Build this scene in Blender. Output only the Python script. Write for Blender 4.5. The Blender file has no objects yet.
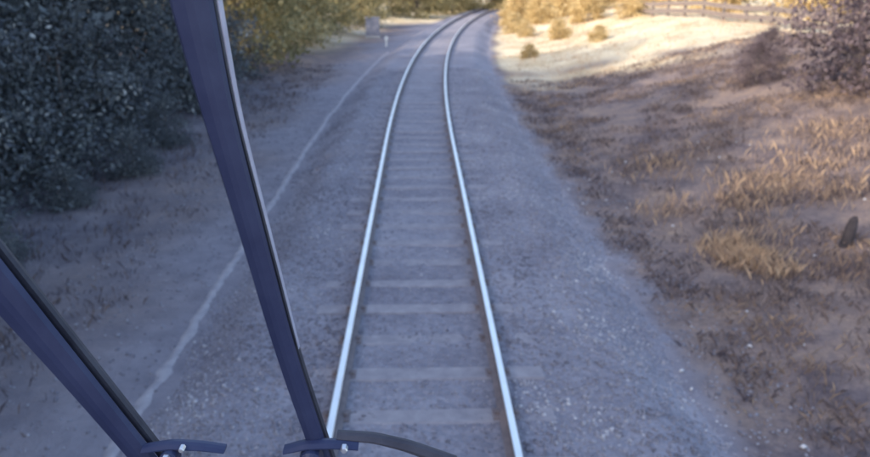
import bpy, math, random
import numpy as np
from mathutils import Vector, noise, Matrix
random.seed(7); rng=np.random.default_rng(7)
S=bpy.context.scene
S.view_settings.view_transform='Standard'; S.view_settings.look='None'; S.view_settings.exposure=0

# ---------------------------------------------------------------- helpers
def cx(y):
    if y<15: return 0.0
    if y<75: return (y-15)**2/570.0
    return 60**2/570.0+(y-75)*(2*60/570.0)
def sstep(a,b,x):
    t=max(0.0,min(1.0,(x-a)/(b-a))); return t*t*(3-2*t)
def ground_h(s,y):
    n1=noise.noise(Vector((s*.12,y*.12,3.1)))
    n2=noise.noise(Vector((s*.5,y*.5,9.1)))
    n3=noise.noise(Vector((s*1.9,y*1.9,1.7)))
    z=-0.52
    if s>2.9:
        z+=-0.05*sstep(2.9,3.4,s)+1.9*sstep(3.3,15,s)
        z+=(.22*n1+.14*n2)*sstep(3.2,6,s)
        z+=.05*n3*sstep(2.9,3.6,s)
        z-=0.9*sstep(70,130,y)*sstep(3,15,s)
    elif s<-2.7:
        z+=0.9*sstep(5.0,13,-s)
        z+=(.2*n1+.1*n2)*sstep(3.2,7,-s)+.03*n3*sstep(2.7,3.6,-s)
    return z
def mesh_obj(name,V,F,mats=(),smooth=False,parent=None):
    me=bpy.data.meshes.new(name); me.from_pydata([tuple(v) for v in V],[],[tuple(f) for f in F]); me.update()
    o=bpy.data.objects.new(name,me); S.collection.objects.link(o)
    for m in mats: me.materials.append(m)
    if smooth: me.polygons.foreach_set('use_smooth',[True]*len(me.polygons))
    if parent: o.parent=parent
    return o
def fast_mesh(name,V,F,mats,tint=None,matidx=None):
    V=np.asarray(V,dtype=np.float32); F=np.asarray(F,dtype=np.int32); m,k=F.shape
    me=bpy.data.meshes.new(name)
    me.vertices.add(len(V)); me.vertices.foreach_set('co',V.ravel())
    me.loops.add(m*k); me.loops.foreach_set('vertex_index',F.ravel())
    me.polygons.add(m); me.polygons.foreach_set('loop_start',np.arange(m,dtype=np.int32)*k)
    me.polygons.foreach_set('loop_total',np.full(m,k,dtype=np.int32))
    for mt in mats: me.materials.append(mt)
    if matidx is not None: me.polygons.foreach_set('material_index',np.asarray(matidx,dtype=np.int32))
    me.update(calc_edges=True)
    if tint is not None:
        a=me.attributes.new('tint','FLOAT','FACE'); a.data.foreach_set('value',np.asarray(tint,dtype=np.float32))
    return me
def link(name,me,loc=(0,0,0),rot=0,sc=1):
    o=bpy.data.objects.new(name,me); S.collection.objects.link(o); o.location=loc; o.rotation_euler=(0,0,rot)
    o.scale=(sc,sc,sc) if not hasattr(sc,'__len__') else sc
    return o

class M:
    def __init__(s,name):
        s.m=bpy.data.materials.new(name); s.m.use_nodes=True; s.t=s.m.node_tree; s.n=s.t.nodes; s.b=s.n['Principled BSDF']
        s.b.inputs['Specular IOR Level'].default_value=.25
    def lk(s,a,b): s.t.links.new(a,b)
    def coord(s):
        g=s.n.new('ShaderNodeTexCoord'); return g.outputs['Object']
    def noise(s,scale,detail=4,rough=.55,vec=None):
        n=s.n.new('ShaderNodeTexNoise'); n.inputs['Scale'].default_value=scale; n.inputs['Detail'].default_value=detail; n.inputs['Roughness'].default_value=rough
        s.lk(vec or s.coord(),n.inputs['Vector']); return n.outputs['Fac']
    def ramp(s,fac,stops):
        r=s.n.new('ShaderNodeValToRGB'); e=r.color_ramp.elements
        while len(e)<len(stops): e.new(.5)
        for i,(p,c) in enumerate(stops):
            e[i].position=p; e[i].color=(*c,1) if len(c)==3 else c
        s.lk(fac,r.inputs[0]); return r.outputs[0]
    def mix(s,f,a,b,mode='MIX'):
        x=s.n.new('ShaderNodeMix'); x.data_type='RGBA'; x.blend_type=mode
        for sock,v in ((x.inputs[0],f),(x.inputs[6],a),(x.inputs[7],b)):
            if isinstance(v,(int,float)): sock.default_value=v
            elif isinstance(v,tuple): sock.default_value=(*v,1)
            else: s.lk(v,sock)
        return x.outputs[2]
    def bump(s,h,strength=.4,dist=.03):
        b=s.n.new('ShaderNodeBump'); b.inputs['Strength'].default_value=strength; b.inputs['Distance'].default_value=dist
        s.lk(h,b.inputs['Height']); s.lk(b.outputs[0],s.b.inputs['Normal'])
    def col(s,c):
        if isinstance(c,tuple): s.b.inputs['Base Color'].default_value=(*c,1)
        else: s.lk(c,s.b.inputs['Base Color'])
    def rough(s,v): s.b.inputs['Roughness'].default_value=v

def tintmat(name,stops,rough=.8,trans=0):
    m=M(name); a=m.n.new('ShaderNodeAttribute'); a.attribute_name='tint'
    m.col(m.ramp(a.outputs['Fac'],stops)); m.rough(rough)
    if trans:
        tr=m.n.new('ShaderNodeBsdfTranslucent'); mx=m.n.new('ShaderNodeMixShader'); mx.inputs[0].default_value=trans
        m.lk(m.b.inputs['Base Color'].links[0].from_socket,tr.inputs['Color'])
        m.lk(m.b.outputs[0],mx.inputs[1]); m.lk(tr.outputs[0],mx.inputs[2]); m.lk(mx.outputs[0],m.n['Material Output'].inputs[0])
    return m.m

# ---------------------------------------------------------------- materials
def ballast_material():
    m=M('ballast_stone'); v=m.n.new('ShaderNodeTexVoronoi'); v.inputs['Scale'].default_value=17; m.lk(m.coord(),v.inputs['Vector'])
    base=m.ramp(m.noise(.7,6,.65),[(.3,(.185,.175,.212)),(.55,(.25,.24,.28)),(.75,(.32,.31,.35))])
    sep=m.n.new('ShaderNodeSeparateColor'); m.lk(v.outputs['Color'],sep.inputs[0])
    st=m.ramp(sep.outputs[0],[(0,(.78,.78,.8)),(.6,(1,1,1)),(1,(1.18,1.17,1.15))])
    m.col(m.mix(.8,base,st,'MULTIPLY')); m.rough(.85); m.bump(v.outputs['Distance'],.5,-.04); return m.m
BAL=ballast_material()
def ground_material():
    m=M('dry_earth'); c=m.coord()
    big=m.noise(.28,6,.62); mid=m.noise(1.3,8,.72); fine=m.noise(14,5,.7)
    a=m.ramp(big,[(.32,(.17,.135,.145)),(.5,(.235,.175,.16)),(.68,(.32,.225,.16))])
    b=m.ramp(mid,[(.38,(.10,.085,.10)),(.5,(.22,.17,.16)),(.6,(.29,.215,.175)),(.7,(.46,.33,.235))])
    x=m.mix(.68,a,b); f=m.ramp(fine,[(.3,(.65,.65,.68)),(.7,(1.28,1.25,1.2))])
    x=m.mix(.85,x,f,'MULTIPLY')
    at=m.n.new('ShaderNodeAttribute'); at.attribute_name='zone'
    sp=m.n.new('ShaderNodeSeparateColor'); m.lk(at.outputs['Color'],sp.inputs[0])
    cin=m.ramp(m.noise(2.2,6,.7),[(.3,(.18,.168,.20)),(.7,(.29,.27,.305))])
    x=m.mix(sp.outputs[0],x,cin)
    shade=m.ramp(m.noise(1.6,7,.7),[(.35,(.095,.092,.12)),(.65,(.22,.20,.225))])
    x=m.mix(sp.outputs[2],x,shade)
    lawn=m.ramp(m.noise(.5,6,.65),[(.3,(.42,.32,.18)),(.5,(.66,.54,.36)),(.7,(.78,.69,.50))])
    x=m.mix(sp.outputs[1],x,lawn)
    m.col(x); m.rough(.95); m.bump(fine,.6,.06); return m.m
GROUND=ground_material()
def simple(name,c1,c2,scale=8,rough=.7,metal=0,bump=.2):
    m=M(name); f=m.noise(scale,5,.6); m.col(m.ramp(f,[(.3,c1),(.7,c2)])); m.rough(rough); m.b.inputs['Metallic'].default_value=metal
    if bump: m.bump(f,bump,.01)
    return m.m
SLEEPER=simple('weathered_sleeper',(.22,.205,.235),(.33,.31,.335),7,.85)
RAILTOP=simple('polished_steel',(.86,.84,.84),(.97,.96,.95),3,.45,.85,0)
RAILSIDE=simple('rusty_steel',(.17,.14,.15),(.25,.21,.215),12,.7,.2)
BARK=simple('bark',(.09,.075,.075),(.2,.165,.15),6,.9,0,.6)
LEAFD=tintmat('dark_foliage',[(0,(.075,.083,.10)),(.55,(.11,.122,.13)),(.9,(.155,.17,.17)),(1,(.5,.5,.48))],.75,0)  # bluish lift imitates haze; palest stop paints speckles of sky gaps and sunlit leaves
LEAFP=tintmat('purple_foliage',[(0,(.10,.08,.10)),(.6,(.17,.13,.145)),(1,(.33,.25,.22))],.7,.2)
LEAFG=tintmat('olive_foliage',[(0,(.18,.16,.08)),(.5,(.36,.31,.16)),(1,(.62,.5,.27))],.7,.3)
LEAFY=tintmat('autumn_foliage',[(0,(.36,.25,.11)),(.5,(.70,.54,.28)),(1,(.82,.73,.50))],.7,.3)
STRAW=tintmat('dry_grass_blades',[(0,(.11,.09,.105)),(.4,(.24,.18,.16)),(.75,(.42,.30,.22)),(1,(.64,.46,.31))],.8,.3)
STONE=tintmat('loose_stone',[(0,(.14,.135,.165)),(.5,(.25,.24,.28)),(.92,(.36,.35,.385)),(1,(.6,.59,.61))],.85)
WHITE=simple('white_paint',(.6,.6,.6),(.72,.72,.7),5,.5)
GREYM=simple('grey_cabinet_paint',(.20,.20,.25),(.26,.26,.31),5,.6)
FENCEM=simple('weathered_timber',(.12,.10,.095),(.26,.21,.19),9,.85)

# ---------------------------------------------------------------- terrain
def axis(segs):
    out=[]
    for a,b,st in segs: out+=list(np.arange(a,b,st))
    out.append(segs[-1][1]); return out
ss=axis([(-1500,-200,260),(-200,-40,20),(-40,-12,1.2),(-12,16,.26),(16,45,1.2),(45,200,20),(200,1500,260)])
ys=axis([(-400,-40,60),(-40,-4,2),(-4,30,.3),(30,70,.6),(70,140,2.5),(140,400,25),(400,3000,400)])
V=[];zone=[]
for y in ys:
    c=cx(y) if y<400 else cx(400)
    for s in ss:
        V.append((c+s,y,ground_h(s,y)))
        n=noise.noise(Vector((s*.4,y*.4,0)))*1.2; n2=noise.noise(Vector((s*1.2,y*1.2,6)))
        r=(1-sstep(3.0,5.5,-s+n)*.8) if s<0 else (1-sstep(2.95,3.15,s+n2*.35))
        g=sstep(25,32,y+n*5)*sstep(3.0,3.6,s+n*.3)+sstep(60,70,y)*(0 if abs(s)<3 else 1)
        g=min(1,g+sstep(36,44,y)*sstep(5,7,-s)*.6)
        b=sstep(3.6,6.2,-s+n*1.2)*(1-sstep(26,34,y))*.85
        zone.append((r,g,b,1))
nx=len(ss);F=[(j*nx+i,j*nx+i+1,(j+1)*nx+i+1,(j+1)*nx+i) for j in range(len(ys)-1) for i in range(nx-1)]
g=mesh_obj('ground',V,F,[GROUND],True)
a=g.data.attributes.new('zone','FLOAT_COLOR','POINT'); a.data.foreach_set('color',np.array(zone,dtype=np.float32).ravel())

def bal_h(s,y):
    n=noise.noise(Vector((s*1.3,y*1.3,5)))*.02+noise.noise(Vector((s*5,y*5,5)))*.014
    e=abs(s)+noise.noise(Vector((s,y*.9,8)))*.22-(.16 if s>0 else 0)
    if abs(s)<.72: return -.179+n*.7
    z=-.175-.36*sstep(1.7,2.75,e)-.3*max(0,e-2.75)
    return z+n*1.2
bs=np.arange(-3.3,3.41,.11); by=axis([(-30,-2,1),(-2,30,.16),(30,75,.5),(75,260,5)])
V=[(cx(y)+s,y,bal_h(s,y)) for y in by for s in bs]; nx=len(bs)
F=[(j*nx+i,j*nx+i+1,(j+1)*nx+i+1,(j+1)*nx+i) for j in range(len(by)-1) for i in range(nx-1)]
mesh_obj('ballast_bed',V,F,[BAL],True)

def stones(name,P,size,tint):
    n=len(P); base=np.array([(1,0,0),(0,1,0),(-1,0,0),(0,-1,0),(0,0,.8),(0,0,-.8)],float)
    fc=np.array([(0,1,4),(1,2,4),(2,3,4),(3,0,4),(1,0,5),(2,1,5),(3,2,5),(0,3,5)])
    v=base[None]*(1+rng.uniform(-.35,.35,(n,6,3)))*size[:,None,None]*rng.uniform(.6,1.2,(n,1,3))
    an=rng.uniform(0,6.28,n); ca,sa=np.cos(an)[:,None],np.sin(an)[:,None]
    x=v[:,:,0]*ca-v[:,:,1]*sa; y=v[:,:,0]*sa+v[:,:,1]*ca
    v=np.stack([x,y,v[:,:,2]],-1)+P[:,None,:]
    f=(fc[None]+np.arange(n)[:,None,None]*6).reshape(-1,3)
    return link(name,fast_mesh(name,v.reshape(-1,3),f,[STONE],np.repeat(tint,8)))
P=[];sz=[];tn=[]
for i in range(52000):
    y=3+27*random.random()**1.5; s=random.uniform(-2.9,3.1)
    if abs(abs(s)-.75)<.09: continue
    inn=abs(s)<.7
    if inn and random.random()<.6: continue
    P.append((cx(y)+s,y,bal_h(s,y)+.001)); sz.append(random.uniform(.012,.03)*(.75 if inn else 1))
    cl=noise.noise(Vector((s*1.1,y*.8,30)))
    tn.append(min(.97,max(0,random.gauss(.45,.18)+(.14 if s>1.5 else 0)+cl*.5)))
for i in range(5000):
    y=3+22*random.random(); s=random.choice([random.uniform(2.9,3.9),random.uniform(-5,-2.7)])
    P.append((cx(y)+s,y,ground_h(s,y)+.005)); sz.append(random.uniform(.012,.03)); tn.append(random.uniform(.1,.8))
for i in range(70):
    y=random.uniform(4,16); s=random.uniform(2.7,8); P.append((s,y,ground_h(s,y)+.02)); sz.append(random.uniform(.02,.04)); tn.append(1)
stones('ballast_stones',np.array(P),np.array(sz),np.array(tn))

# ---------------------------------------------------------------- track
track=bpy.data.objects.new('railway_track',None); S.collection.objects.link(track)
prof=[(-.07,-.165),(-.07,-.152),(-.012,-.135),(-.010,-.045),(-.032,-.035),(-.032,-.008),(-.026,0),(.026,0),(.032,-.008),(.032,-.035),(.010,-.045),(.012,-.135),(.07,-.152),(.07,-.165)]
ry=axis([(-30,0,3),(0,15,1),(15,130,.8),(130,260,5)])
for side in(-1,1):
    V=[(cx(y)+side*.7525+p[0],y,p[1]) for y in ry for p in prof]; n=len(prof)
    F=[];mi=[]
    for j in range(len(ry)-1):
        for i in range(n):
            k=(i+1)%n; F.append((j*n+i,j*n+k,(j+1)*n+k,(j+1)*n+i)); mi.append(0 if i in(5,6,7) else 1)
    o=mesh_obj('rail_left' if side<0 else 'rail_right',V,F,[RAILTOP,RAILSIDE],False,track)
    for p,q in zip(o.data.polygons,mi): p.material_index=q
V=[];F=[];V2=[];F2=[]
def box(V,F,c,hx,hy,z0,z1,ang,jit=0,ch=.015):
    b=len(V); ca,sa=math.cos(ang),math.sin(ang)
    for z,e in((z0,0),(z1-ch,0),(z1,ch)):
        for x,y in((-hx+e,-hy+e),(hx-e,-hy+e),(hx-e,hy-e),(-hx+e,hy-e)):
            x+=random.uniform(-jit,jit);y+=random.uniform(-jit,jit)
            V.append((c[0]+x*ca-y*sa,c[1]+x*sa+y*ca,z+random.uniform(-jit,jit)*.3))
    for r in(0,4):
        for i in range(4): F.append((b+r+i,b+r+(i+1)%4,b+r+4+(i+1)%4,b+r+4+i))
    F.append((b+8,b+9,b+10,b+11))
y=-6.0
while y<110:
    sl=math.atan(-(cx(y+.5)-cx(y-.5)))
    box(V,F,(cx(y),y),1.2,.115,-.3,-.166+random.uniform(-.012,.004),sl,.016)
    for sd in(-1,1):
        xx=cx(y)+sd*.7525
        box(V2,F2,(xx,y),.12,.08,-.2,-.157,sl,.002,.004)
        if y<40:
            for q in(-1,1): box(V2,F2,(xx+q*.085,y),.018,.025,-.157,-.128,sl,.002,.008)
    y+=.7+random.uniform(-.03,.03)
mesh_obj('sleepers',V,F,[SLEEPER],False,track); mesh_obj('tie_plates',V2,F2,[RAILSIDE],False,track)

V=[];F=[]
yy=list(np.arange(-5,40,.07))
for j,y in enumerate(yy):
    c=-2.78+.06*noise.noise(Vector((0,y*.5,2)))+.03*noise.noise(Vector((0,y*3,2))); w=.09+.07*noise.noise(Vector((4,y*3.4,2)))+.05*noise.noise(Vector((4,y*9,2)))
    for k,(o,dz) in enumerate(((-w,-.03),(-w*.5,.012),(w*.5,.016),(w,-.03))):
        s=c+o; V.append((cx(y)+s,y,max(ground_h(s,y),bal_h(s,y))+dz))
    if j: b=j*4; F+= [(b-4+i,b-3+i,b+1+i,b+i) for i in range(3)]
mesh_obj('buried_cable_duct',V,F,[simple('dusty_concrete',(.26,.245,.275),(.40,.375,.395),6,.9,0,.5)],True)

# ---------------------------------------------------------------- vegetation
def blades(name,pts,mat,hmin,hmax,w,lean=.35,tfun=None):
    n=len(pts); pts=np.array(pts); h=rng.uniform(hmin,hmax,n); a=rng.uniform(0,6.28,n); b=rng.uniform(0,6.28,n); L=rng.uniform(0,lean,n)*h
    dx,dy=np.cos(a)*w,np.sin(a)*w; lx,ly=np.cos(b)*L,np.sin(b)*L
    z=np.zeros(n)
    v0=pts+np.stack([-dx,-dy,z-.02],1); v1=pts+np.stack([dx,dy,z-.02],1)
    v2=pts+np.stack([dx*.7+lx*.35,dy*.7+ly*.35,h*.6],1); v3=pts+np.stack([lx,ly,h],1)
    V=np.stack([v0,v1,v2,v3],1).reshape(-1,3); F=np.arange(n*4).reshape(-1,4)
    return link(name,fast_mesh(name,V,F,[mat],tfun))
pts=[];t=[]
def tuft(s,y,n,r,base,var=.15):
    for i in range(n):
        ds=random.gauss(0,r);dy=random.gauss(0,r); q=s+ds
        pts.append((cx(y+dy)+q,y+dy,ground_h(q,y+dy))); t.append(min(1,max(0,base+random.gauss(0,var))))
for i in range(4200):
    y=3+26*random.random()**1.3; s=3.3+random.random()**.8*11
    nn=noise.noise(Vector((s*.6,y*.6,20)))+.4*noise.noise(Vector((s*2,y*2,20)))
    if nn<-.15 : continue
    tuft(s,y,random.randint(12,40),.16,.25+.6*nn)
for i in range(170):
    y=random.uniform(6,24); s=3.2+abs(random.gauss(0,.4))
    if noise.noise(Vector((1,y*.7,3)))>-.15: tuft(s,y,16,.14,.1)
blades('dry_grass',pts,STRAW,.02,.12,.004,1.5,np.array(t))
pts=[];t=[]
for (s,y,n,r,b) in [(4.85,9.5,1300,.2,.97),(4.75,10.0,500,.25,.9),(5.0,9.0,300,.2,.85),(5.9,11.9,500,.35,.7),(6.6,12.8,600,.45,.7),(4.5,11.9,250,.3,.65),(5.2,14.5,400,.45,.7),(7.4,11.6,400,.4,.65),(7.8,13.6,500,.5,.75),(8.8,15,400,.6,.65),(6.0,8.9,250,.35,.5),(5.4,10.4,300,.4,.6)]:
    tuft(s,y,n,r,b,.22)
blades('orange_grass',pts,STRAW,.04,.25,.0032,.7,np.array(t))
pts=[];t=[]
for i in range(900):
    y=26+40*random.random(); s=3.6+random.random()*14; tuft(s,y,20,.3,.97)
for i in range(420):
    y=4+30*random.random(); s=-3.9-random.random()**.7*3; tuft(s,y,14,.2,.08)
blades('dry_grass',pts,STRAW,.04,.14,.007,1.1,np.array(t))

def tree_mesh(name,h,r,nclump,nleaf,leaf,matleaf,base=.15,trunk=.18,seed=1,spread=.5,shape=1.0):
    R=np.random.default_rng(seed); rd=random.Random(seed)
    V=[];F=[]
    def limb(p,q,r0,r1,seg=5,nr=6):
        d=(q-p); b0=len(V); off=Vector((rd.uniform(-1,1),rd.uniform(-1,1),0))*d.length*.06
        zax=d.normalized(); xa=zax.orthogonal().normalized(); ya=zax.cross(xa)
        for k in range(seg+1):
            u=k/seg; c=p+d*u+off*math.sin(u*math.pi); rr=r0+(r1-r0)*u
            for i in range(nr):
                an=i/nr*6.283; V.append(tuple(c+(xa*math.cos(an)+ya*math.sin(an))*rr))
        for k in range(seg):
            for i in range(nr):
                F.append((b0+k*nr+i,b0+k*nr+(i+1)%nr,b0+(k+1)*nr+(i+1)%nr,b0+(k+1)*nr+i))
    limb(Vector((0,0,-.3)),Vector((rd.uniform(-.3,.3),rd.uniform(-.3,.3),h*.85)),trunk,trunk*.2,8,8)
    C=[]
    for i in range(nclump):
        u=rd.random(); z=h*(base+(1-base)*u)
        prof=(math.sin(math.pi*min(1,(.18+u*.82)))**.6)*shape*r*(1-.35*u)
        a=rd.uniform(0,6.283); q=prof*(rd.random()**.45)*rd.uniform(.75,1.15)
        C.append((q*math.cos(a),q*math.sin(a),z))
        if i%3==0: limb(Vector((0,0,z*rd.uniform(.45,.75))),Vector(C[-1]),trunk*.28,trunk*.06,3,4)
    C=np.array(C); nb=len(F)
    ci=R.integers(0,nclump,nleaf); cr=R.uniform(.6,1.3,nclump)*spread
    P=C[ci]+R.normal(0,1,(nleaf,3))*cr[ci][:,None]*np.array([.5,.5,.32])
    A=R.normal(0,1,(nleaf,3)); A/=np.linalg.norm(A,axis=1)[:,None]
    B=np.cross(A,R.normal(0,1,(nleaf,3))); B/=np.linalg.norm(B,axis=1)[:,None]
    sz=leaf*R.uniform(.6,1.4,nleaf)[:,None]
    q=np.stack([P-A*sz,P+B*sz*.5,P+A*sz,P-B*sz*.5],1).reshape(-1,3)
    nv=len(V); V=np.vstack([np.array(V),q]); LF=np.arange(nleaf*4).reshape(-1,4)+nv
    ct=R.uniform(.1,.75,nclump); tt=np.clip(ct[ci]+R.normal(0,.17,nleaf),0,1)
    return fast_mesh(name,V,np.vstack([np.array(F),LF]),[BARK,matleaf],np.concatenate([np.zeros(nb),tt]),np.concatenate([np.zeros(nb),np.ones(nleaf)]))
def gz(x,y): return ground_h(x-cx(y),y)
def put(name,me,s,y,rot=None,sc=1):
    return link(name,me,(cx(y)+s,y,ground_h(s,y)-.05),rot if rot is not None else random.uniform(0,6.28),sc)
bigA=tree_mesh('broadleaf_tree_a',11,3.6,150,20000,.13,LEAFD,.03,.26,11,1.05)
bigB=tree_mesh('broadleaf_tree_b',12,3.9,160,20000,.13,LEAFD,.05,.3,12,1.15)
bush=tree_mesh('bush_a',3.0,1.8,55,10000,.055,LEAFD,.0,.08,13,.75)
bushP=tree_mesh('bush_p',4.2,2.6,70,7000,.075,LEAFP,.02,.12,14,.7)
bushG=tree_mesh('bush_g',3.6,2.3,70,8000,.09,LEAFG,.02,.1,15,.8)
bushY=tree_mesh('bush_y',2.2,1.8,50,6000,.08,LEAFY,.02,.08,16,.6)
farT=tree_mesh('far_tree',11,4.5,120,9000,.24,LEAFG,.05,.3,17,1.4)
for i,y in enumerate([-32,-25,-18,-12,-6.5,-1.5,3,7.5,11.5,15,19,22]):  # both rows: trees behind the camera are unseen, added to shade the track
    put('broadleaf_tree',bigA if i%2 else bigB,-10.4-random.uniform(0,1.6),y,None,random.uniform(.9,1.1))
for i,y in enumerate(range(-30,22,10)):
    put('broadleaf_tree',bigB if i%2 else bigA,-16-random.uniform(0,2),y,None,random.uniform(.9,1.05))
for y in [4,6.5,9,11,13,15.5,18,20.5,23]:
    put('bush',bush,-7.6-random.uniform(0,.9),y,None,random.uniform(.8,1.1))
for y in [5.2,7.7,9.8,12.4,14.6,17.1,21]:
    put('low_scrub',bush,-6.4+random.uniform(-.4,.5),y,None,random.uniform(.22,.4))
for y in [25.5,28.5,32,36,40,44]:
    put('shrub',bushG if y>30 else bush,-8.3-random.uniform(0,1),y,None,random.uniform(1.1,1.45))
for y,s in [(50,-9),(54,-13),(58,-8),(60,-17),(48,-15),(42,-15)]:
    put('shrub',bushG,s,y,None,random.uniform(1.0,1.5))
put('dark_shrub',bushP,11.5,17.2,1.0,.95); put('dark_shrub',bushP,14.0,20.5,2.0,1.0); put('dark_shrub',bushP,12.2,14.2,3.0,1.0)
for s,y,k in [(9.8,13.6,.3),(10.3,12.4,.26),(9.6,20,.3),(10.8,22,.28)]:
    put('low_scrub',bushP,s,y,None,k)
for s,y,k in [(7,43,.5),(9.5,50,.8),(12,47,.8),(6.5,57,.9),(11,58,1.0),(15,54,1.3),(5.2,49,.45),(18,47,1.5),(4.8,36,.3),(8.4,37,.35),(20,60,1.6),(4.6,62,1.0),(5.2,67,1.3),(8.5,62,1.2),(13,64,1.6),(17,66,1.8),(4.4,53,.6),(21,42,1.5),(19,36,1.1)]:
    put('autumn_shrub',bushY,s,y,None,k)
for i in range(22):
    s=-45+i*5.2; 
    put('distant_tree',farT,s-12,88+random.uniform(-8,14),None,random.uniform(.8,1.2))
for s,y in [(-6,72),(-11,68),(-3.8,80),(7,76),(14,72),(22,70),(-18,74)]:
    put('shrub',bushG if s<0 else bushY,s,y,None,random.uniform(1.1,1.8))

fence=bpy.data.objects.new('timber_fence',None); S.collection.objects.link(fence)
V=[];F=[];V2=[];F2=[]
fp=[(17.2-.27*i,25+i*2.0) for i in range(13)]
def beam(V,F,a,b,h,w):
    a=Vector(a);b=Vector(b);d=(b-a).normalized();sd=d.cross(Vector((0,0,1))).normalized()*w/2;u=Vector((0,0,h/2));k=len(V)
    for p in(a,b):
        for q in(sd+u,sd-u,-sd-u,-sd+u): V.append(tuple(p+q))
    F+= [(k,k+1,k+5,k+4),(k+1,k+2,k+6,k+5),(k+2,k+3,k+7,k+6),(k+3,k,k+4,k+7),(k,k+3,k+2,k+1),(k+4,k+5,k+6,k+7)]
for i,(x,y) in enumerate(fp):
    z=gz(x,y); box(V,F,(x,y),.07,.07,z-.3,z+.95,0,.005,.02)
    if i:
        x0,y0=fp[i-1]; z0=gz(x0,y0)
        for hh in(.3,.72): beam(V2,F2,(x0-.09,y0,z0+hh),(x-.09,y,z+hh),.24,.035)
mesh_obj('posts',V,F,[FENCEM],False,fence); mesh_obj('boards',V2,F2,[FENCEM],False,fence)

def marker_post(s,y):
    r=bpy.data.objects.new('marker_post',None); S.collection.objects.link(r)
    V=[];F=[]; z=ground_h(s,y); box(V,F,(cx(y)+s,y),.05,.035,z-.1,z+.62,0,0,.03); mesh_obj('post',V,F,[WHITE],False,r)
    V=[];F=[]; box(V,F,(cx(y)+s,y-.045),.09,.012,z+.38,z+.6,0,0,.01); mesh_obj('plate',V,F,[WHITE],False,r)
marker_post(-3.3,43)
r=bpy.data.objects.new('relay_cabinet',None); S.collection.objects.link(r)
s,y=-5.3,50; z=ground_h(s,y); c=(cx(y)+s,y)
V=[];F=[]; box(V,F,c,.5,.35,z-.1,z+.12,0,0,.02); mesh_obj('plinth',V,F,[simple('concrete',(.3,.3,.3),(.4,.4,.4))],False,r)
V=[];F=[]; box(V,F,c,.45,.3,z+.12,z+1.3,0,0,.02); mesh_obj('body',V,F,[GREYM],False,r)
V=[];F=[]; box(V,F,c,.50,.35,z+1.3,z+1.36,0,0,.03); mesh_obj('roof',V,F,[GREYM],False,r)
V=[];F=[]
for q in(-.22,.22): box(V,F,(c[0]+q,y-.305),.2,.012,z+.2,z+1.22,0,0,.01)
mesh_obj('doors',V,F,[GREYM],False,r)
V=[];F=[]; s,y=6.35,9.6; z=ground_h(s,y)
for k,(hh,rr) in enumerate(((-.1,.11),(.1,.085),(.3,.075),(.42,.06),(.45,.02))):
    for i in range(9):
        an=i/9*6.283; V.append((s+math.cos(an)*rr*random.uniform(.85,1.15)+hh*.1,y+math.sin(an)*rr,z+hh+(random.uniform(-.03,.03) if k>2 else 0)))
for k in range(4):
    for i in range(9): F.append((k*9+i,k*9+(i+1)%9,(k+1)*9+(i+1)%9,(k+1)*9+i))
F.append(tuple(range(36,45))); mesh_obj('tree_stump',V,F,[simple('dark_bark',(.04,.035,.04),(.09,.075,.08),6,.9,0,.6)])

# ---------------------------------------------------------------- wipers
m=M('navy_wiper_paint'); f=m.noise(9,6,.65); m.col(m.ramp(f,[(.3,(.016,.022,.066)),(.7,(.036,.046,.105))])); m.rough(.45); m.b.inputs['Specular IOR Level'].default_value=.32; NAVY=m.m
RUB=simple('wiper_rubber',(.03,.03,.045),(.06,.06,.08),20,.6)
LGT=simple('pale_reflection',(.33,.33,.42),(.45,.45,.55),25,.5,.2)  # pale tone painted in for the bright reflection beside the arm
CHR=simple('bolt_steel',(.6,.6,.65),(.8,.8,.82),25,.3,.8)
def strip(name,path,parent,mat,yoff=0,thick=.012,ridge=.006,side=0,wmul=1):
    P=np.array(path); u=np.linspace(0,len(P)-1,28); pts=[]
    for k in range(3): pts.append(np.interp(u,range(len(P)),P[:,k]))
    pts=np.array(pts).T
    for _ in range(4): pts[1:-1]=(pts[:-2]+2*pts[1:-1]+pts[2:])/4
    V=[];F=[];Y=.8+yoff
    for i,(x,z,w) in enumerate(pts):
        a=pts[max(0,i-1)];b=pts[min(len(pts)-1,i+1)]; d=np.array([b[0]-a[0],b[1]-a[1]]);d/=np.linalg.norm(d); n=np.array([-d[1],d[0]])
        hw=w/2*wmul; o=n*side*w/2
        for (q,dy) in((-1,0),(-.82,-thick/2),(-.2,-thick/2-ridge),(.2,-thick/2-ridge),(.82,-thick/2),(1,0),(.8,thick/2),(-.8,thick/2)):
            V.append((x+o[0]+n[0]*q*hw,Y+dy,z+o[1]+n[1]*q*hw))
    for j in range(len(pts)-1):
        for i in range(8): F.append((j*8+i,j*8+(i+1)%8,(j+1)*8+(i+1)%8,(j+1)*8+i))
    F.append(tuple(range(8)));F.append(tuple(range(len(V)-8,len(V))))
    return mesh_obj(name,V,F,[mat],False,parent)
def cyl(name,c,r,dy,mat,parent,n=16):
    V=[];F=[]
    for k,(yy,rr) in enumerate(((0,r),(-dy*.8,r),(-dy,r*.75))):
        for i in range(n):
            a=i/n*6.283; V.append((c[0]+math.cos(a)*rr,.8+c[2]+yy,c[1]+math.sin(a)*rr))
    for k in range(2):
        for i in range(n): F.append((k*n+i,k*n+(i+1)%n,(k+1)*n+(i+1)%n,(k+1)*n+i))
    F.append(tuple(range(2*n,3*n))); return mesh_obj(name,V,F,[mat],False,parent)
D=.015
w1=bpy.data.objects.new('windshield_wiper',None); S.collection.objects.link(w1)
pA=[(-.276+D,3.66,.056),(-.261+D,3.475,.048),(-.2445+D,3.349,.036),(-.2165+D,3.195,.030),(-.191+D,3.043,.027),(-.152+D,2.875,.025),(-.14+D,2.82,.025)]
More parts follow.
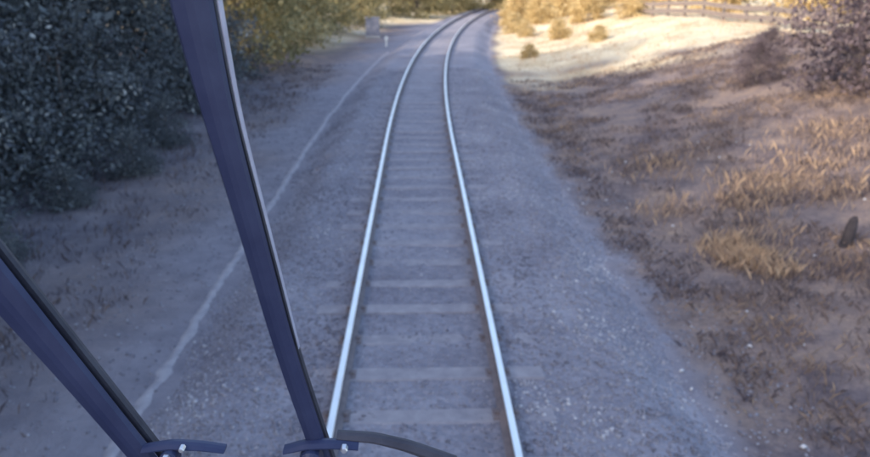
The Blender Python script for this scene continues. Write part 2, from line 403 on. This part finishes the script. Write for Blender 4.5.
strip('arm',pA,w1,NAVY,0,.012,.003)
strip('reflection_strip',[(x+.5*w+.004,z,w*.14*k) for (x,z,w),k in zip(pA[:5],(1,1,.8,.4,.05))],w1,LGT,.010,.008,.002)  # thin side strip, tapering off, imitates a reflection along the arm
strip('blade_rubber',[(x+.3*w,z,w*.3) for x,z,w in pA],w1,RUB,.022,.012,.001)
cyl('pivot_boss',(-.163+D,2.890,-.012),.016,.02,NAVY,w1); cyl('pivot_nut',(-.163+D,2.896,-.032),.007,.012,CHR,w1,6)
strip('pivot_bracket',[(-.200+D,2.900,.006),(-.17+D,2.907,.011),(-.135+D,2.908,.010),(-.10+D,2.905,.006)],w1,NAVY,-.01)
cyl('bracket_bolt',(-.118+D,2.908,-.018),.005,.010,CHR,w1,6)
strip('linkage_rod',[(-.13+D,2.912,.008),(-.08+D,2.906,.012),(-.03+D,2.890,.016),(.03+D,2.862,.02)],w1,RUB,.004)
w2=bpy.data.objects.new('windshield_wiper',None); S.collection.objects.link(w2)
pB=[(-.80+D,3.60,.10),(-.66+D,3.36,.074),(-.5415+D,3.149,.053),(-.4655+D,3.013,.041),(-.3925+D,2.878,.033),(-.365+D,2.82,.033)]
strip('arm',pB,w2,NAVY,0,.012,.003)
strip('blade_rubber',[(x+.25*w,z+.2*w,w*.3) for x,z,w in pB],w2,RUB,.022,.012,.001)
cyl('pivot_boss',(-.352+D,2.892,-.008),.013,.018,NAVY,w2); cyl('pivot_nut',(-.352+D,2.900,-.026),.006,.012,CHR,w2,6)
strip('pivot_bracket',[(-.39+D,2.900,.008),(-.35+D,2.906,.010),(-.31+D,2.903,.008),(-.28+D,2.898,.005)],w2,NAVY,-.004)
cyl('bracket_bolt',(-.333+D,2.909,-.014),.004,.010,CHR,w2,6)
V=[]
for x in(-1.3,1.3):
    for y,z in((.78,2.70),(.78,2.79),(.82,2.80),(.92,2.68),(1.1,2.45),(1.1,2.2),(.78,2.2)): V.append((x,y,z))
F=[(i,(i+1)%7,7+(i+1)%7,7+i) for i in range(7)]+[tuple(range(7)),tuple(range(7,14))]
mesh_obj('train_nose_sill',V,F,[NAVY])

# ---------------------------------------------------------------- light
EL=26; sx,sy=-.80,-.60
W=bpy.data.worlds.new('World'); S.world=W; W.use_nodes=True; nt=W.node_tree
sk=nt.nodes.new('ShaderNodeTexSky'); sk.sky_type='NISHITA'; sk.sun_disc=False; sk.sun_elevation=math.radians(EL)
sk.sun_rotation=math.atan2(sx,sy); sk.dust_density=2.5; sk.air_density=1.0
nt.links.new(sk.outputs[0],nt.nodes['Background'].inputs[0]); nt.nodes['Background'].inputs[1].default_value=.49
L=bpy.data.lights.new('sun','SUN'); L.energy=3.8; L.angle=math.radians(.6); L.color=(1,.89,.73)
lo=bpy.data.objects.new('sun',L); S.collection.objects.link(lo)
tosun=Vector((sx*math.cos(math.radians(EL)),sy*math.cos(math.radians(EL)),math.sin(math.radians(EL))))
lo.rotation_euler=tosun.to_track_quat('Z','Y').to_euler()

# ---------------------------------------------------------------- camera
cam=bpy.data.cameras.new('camera'); co=bpy.data.objects.new('camera',cam); S.collection.objects.link(co); S.camera=co
cam.sensor_width=36; cam.lens=36*700/870; cam.clip_start=.05; cam.clip_end=6000
co.location=(0,0,3.5); co.rotation_euler=(math.radians(90-19.9),0,math.radians(-1.3))
cam.dof.use_dof=True; cam.dof.focus_distance=1.1; cam.dof.aperture_fstop=5.0
